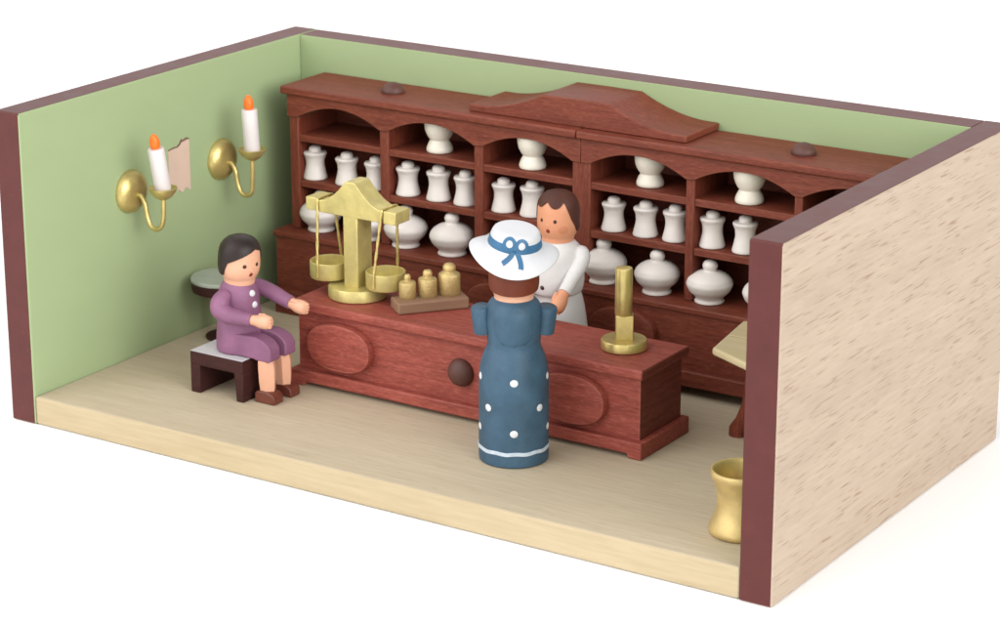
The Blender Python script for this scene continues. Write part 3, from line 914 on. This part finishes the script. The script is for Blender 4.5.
# ---------------------------------------- seated figure in purple (local +x front, +y its left)
ch = thing('person', 'seated wooden figure in purple suit with black hair on the dark bench', 'figurine', (1.215, 0.98, F), 0.0)
b = MB('purple')
TZ = [(0.150, 0.3325), (0.172, 0.337), (0.180, 0.36), (0.177, 0.45), (0.167, 0.58), (0.158, 0.69), (0.156, 0.76), (0.145, 0.815), (0.126, 0.855), (0.112, 0.875), (0.105, 0.878)]
ts = Surf(TZ, 5)
b.lathe(ts.prof(), 48)
b.use('dot')
for z in (0.80, 0.71):
    ts.disc(b, radians(-8 if z > .75 else -3), ts.s_of_z(z), 0.027, 0.026, 0.011, 16, 3)
b.use('purple')
arms = {-1: [(0.0, -0.135, 0.800), (-0.015, -0.185, 0.765), (-0.010, -0.215, 0.705), (0.06, -0.222, 0.672), (0.17, -0.214, 0.664), (0.285, -0.205, 0.662)],
        1: [(0.01, 0.12, 0.800), (0.05, 0.155, 0.795), (0.13, 0.168, 0.780), (0.22, 0.166, 0.758), (0.30, 0.160, 0.735), (0.375, 0.155, 0.718)]}
for s in (-1, 1):
    pts = catmull(arms[s], 4)
    nn = len(pts)
    if s < 0: rad = [0.05 + 0.026 * min(1, i / 5) - 0.026 * max(0, (i - 8) / (nn - 9)) for i in range(nn)]
    else: rad = [0.066 - 0.014 * i / (nn - 1) for i in range(nn)]
    b.tube(pts, rad, 14)
suit = b.build('suit', ch, 55)
for s in (-1, 1):        # carved breeches, cut square at the hem
    c = MB('purple')
    c.xf = Matrix.Translation((0, s * 0.096, 0))
    xs_ = [0.02, 0.20, 0.250, 0.262, 0.275, 0.33, 0.37, 0.395, 0.405]
    lo_ = [0.336, 0.336, 0.336, 0.330, 0.328, 0.328, 0.328, 0.330, 0.345]
    hi_ = [0.500, 0.508, 0.510, 0.509, 0.507, 0.492, 0.468, 0.438, 0.41]
    c.strip(xs_, lo_, hi_, -0.062, 0.062)
    c.build('breeches_leg', ch, 30, 0.016, 2)
b = MB('skin_pale')
ZB = 0.880
HB = Matrix.Translation((0.012, 0, ZB)) @ Matrix.Rotation(radians(-17), 4, 'Z') @ Matrix.Rotation(radians(4), 4, 'Y') @ Matrix.Diagonal((0.93, 0.93, 0.835, 1.0))
b.xf = HB
b.lathe([(0.08, -0.5), (0.10, -0.1), (0.122, -0.02)] + hd2.prof(), 44)
for s in (-1, 1):
    b.use('eye'); hd2.disc(b, s * 0.37, hd2.s_of_z(0.185), 0.017, 0.019, 0.004, 16)
b.use('lip_red'); hd2.disc(b, 0.0, hd2.s_of_z(0.098), 0.018, 0.020)
b.use('skin_pale'); hd2.disc(b, 0.0, hd2.s_of_z(0.142), 0.016, 0.02, 0.016)
b.xf = Matrix.Identity(4)
b.tube([(0.02, -0.1, 0.76), (0.0, -0.18, 0.72), (0.1, -0.215, 0.668), (0.30, -0.205, 0.662)], [0.03, 0.035, 0.035, 0.038], 12)
block_hand(b, (0.335, -0.200, 0.664), (1, 0.06, 0.02), 0.050, 1)
b.tube([(0.02, 0.1, 0.78), (0.06, 0.15, 0.79), (0.22, 0.166, 0.757), (0.40, 0.155, 0.716)], [0.03, 0.035, 0.035, 0.038], 12)
block_hand(b, (0.408, 0.152, 0.710), (1, -0.05, -0.12), 0.049, -1)
for s in (-1, 1):
    yy = s * 0.098
    b.tube([(0.1, yy * .8, 0.42), (0.25, yy, 0.42), (0.312, yy, 0.38), (0.325, yy, 0.27), (0.328, yy, 0.16), (0.33, yy, 0.070)], [0.05, 0.055, 0.060, 0.070, 0.067, 0.058], 6)
b.build('body', ch, 38)
for s in (-1, 1):
    c = MB('shoe')
    xs_ = [0.255, 0.272, 0.32, 0.36, 0.40, 0.427, 0.438]
    hi_ = [0.070, 0.092, 0.098, 0.098, 0.088, 0.074, 0.050]
    c.xf = Matrix.Translation((-0.004, s * 0.104, 0))
    c.strip(xs_, [0.0008] * 7, hi_, -0.060, 0.060)
    c.build('shoe', ch, 30, 0.014, 3)
b = MB('hair_black'); b.xf = HB
def mop(th):
    a = ((th + pi) % (2 * pi)) - pi
    # side parting on its left; fringe sweeps down to the right cheek, cropped at the nape
    if a >= 0.30: zz = 0.325 - 0.05 * min((a - 0.30) / 0.8, 1) - max(0, a - 1.1) * 0.55
    elif a > -1.25: zz = 0.325 - 0.120 * min((0.30 - a) / 1.55, 1) ** 1.2
    else: zz = 0.205 - (abs(a) - 1.25) * 0.42
    return hd2.s_of_z(max(zz, 0.082))
hd2.cap(b, mop, 0.013, 140)
b.build('hair', ch, 60)

# ================================================================== camera
cam_d = bpy.data.cameras.new('camera')
cam = bpy.data.objects.new('camera', cam_d)
COL.objects.link(cam)
S.camera = cam
cam.location = (13.11372768, -13.82691516, 6.89283942)
fw = Vector((-0.51653762, 0.80004223, -0.30515785))
cam.rotation_euler = fw.to_track_quat('-Z', 'Y').to_euler()
cam_d.sensor_width = 36.0
cam_d.lens = 2631.8 / 1000 * 36.0
cam_d.clip_start = 0.1
cam_d.clip_end = 2000
cam_d.dof.use_dof = True
cam_d.dof.focus_distance = (Vector((3.724, 0.8, 1.2)) - cam.location).dot(fw)
cam_d.dof.aperture_fstop = 1.6

TENT_BASE = 0.30
TENT_LOBES = (((-0.42, -0.72, 0.55), 4.0, 3.5), ((0.92, -0.30, 0.29), 13.0, 10.2), ((-0.5, 0.8, 0.36), 4.0, 1.1))
# ================================================================== light: a white light tent with broad brighter lobes
w = bpy.data.worlds.new('World')
S.world = w
w.use_nodes = True
wt = w.node_tree
bg = wt.nodes['Background']
def tent(base, lobes):
    """white light tent: even white plus broad brighter panels (direction, sharpness, strength)"""
    tc = wt.nodes.new('ShaderNodeTexCoord')
    nrm = wt.nodes.new('ShaderNodeVectorMath'); nrm.operation = 'NORMALIZE'
    wt.links.new(tc.outputs['Generated'], nrm.inputs[0])
    acc = None
    for d, p, k in lobes:
        dv = Vector(d).normalized()
        dt = wt.nodes.new('ShaderNodeVectorMath'); dt.operation = 'DOT_PRODUCT'
        wt.links.new(nrm.outputs[0], dt.inputs[0]); dt.inputs[1].default_value = dv
        mx = wt.nodes.new('ShaderNodeMath'); mx.operation = 'MAXIMUM'; mx.inputs[1].default_value = 0.0
        wt.links.new(dt.outputs['Value'], mx.inputs[0])
        pw = wt.nodes.new('ShaderNodeMath'); pw.operation = 'POWER'; pw.inputs[1].default_value = p
        wt.links.new(mx.outputs[0], pw.inputs[0])
        ml = wt.nodes.new('ShaderNodeMath'); ml.operation = 'MULTIPLY'; ml.inputs[1].default_value = k
        wt.links.new(pw.outputs[0], ml.inputs[0])
        ad = wt.nodes.new('ShaderNodeMath'); ad.operation = 'ADD'
        wt.links.new(ml.outputs[0], ad.inputs[0])
        if acc is None: ad.inputs[1].default_value = base
        else: wt.links.new(acc, ad.inputs[1])
        acc = ad.outputs[0]
    wt.links.new(acc, bg.inputs['Strength'])
bg.inputs['Color'].default_value = (1.0, 0.993, 0.982, 1)
tent(TENT_BASE, TENT_LOBES)
S.view_settings.view_transform = 'Standard'
S.view_settings.look = 'None'
S.view_settings.exposure = 0.0
S.view_settings.gamma = 1.0
S.render.engine = 'CYCLES'
S.cycles.max_bounces = 8
S.cycles.diffuse_bounces = 5
S.cycles.use_denoising = True
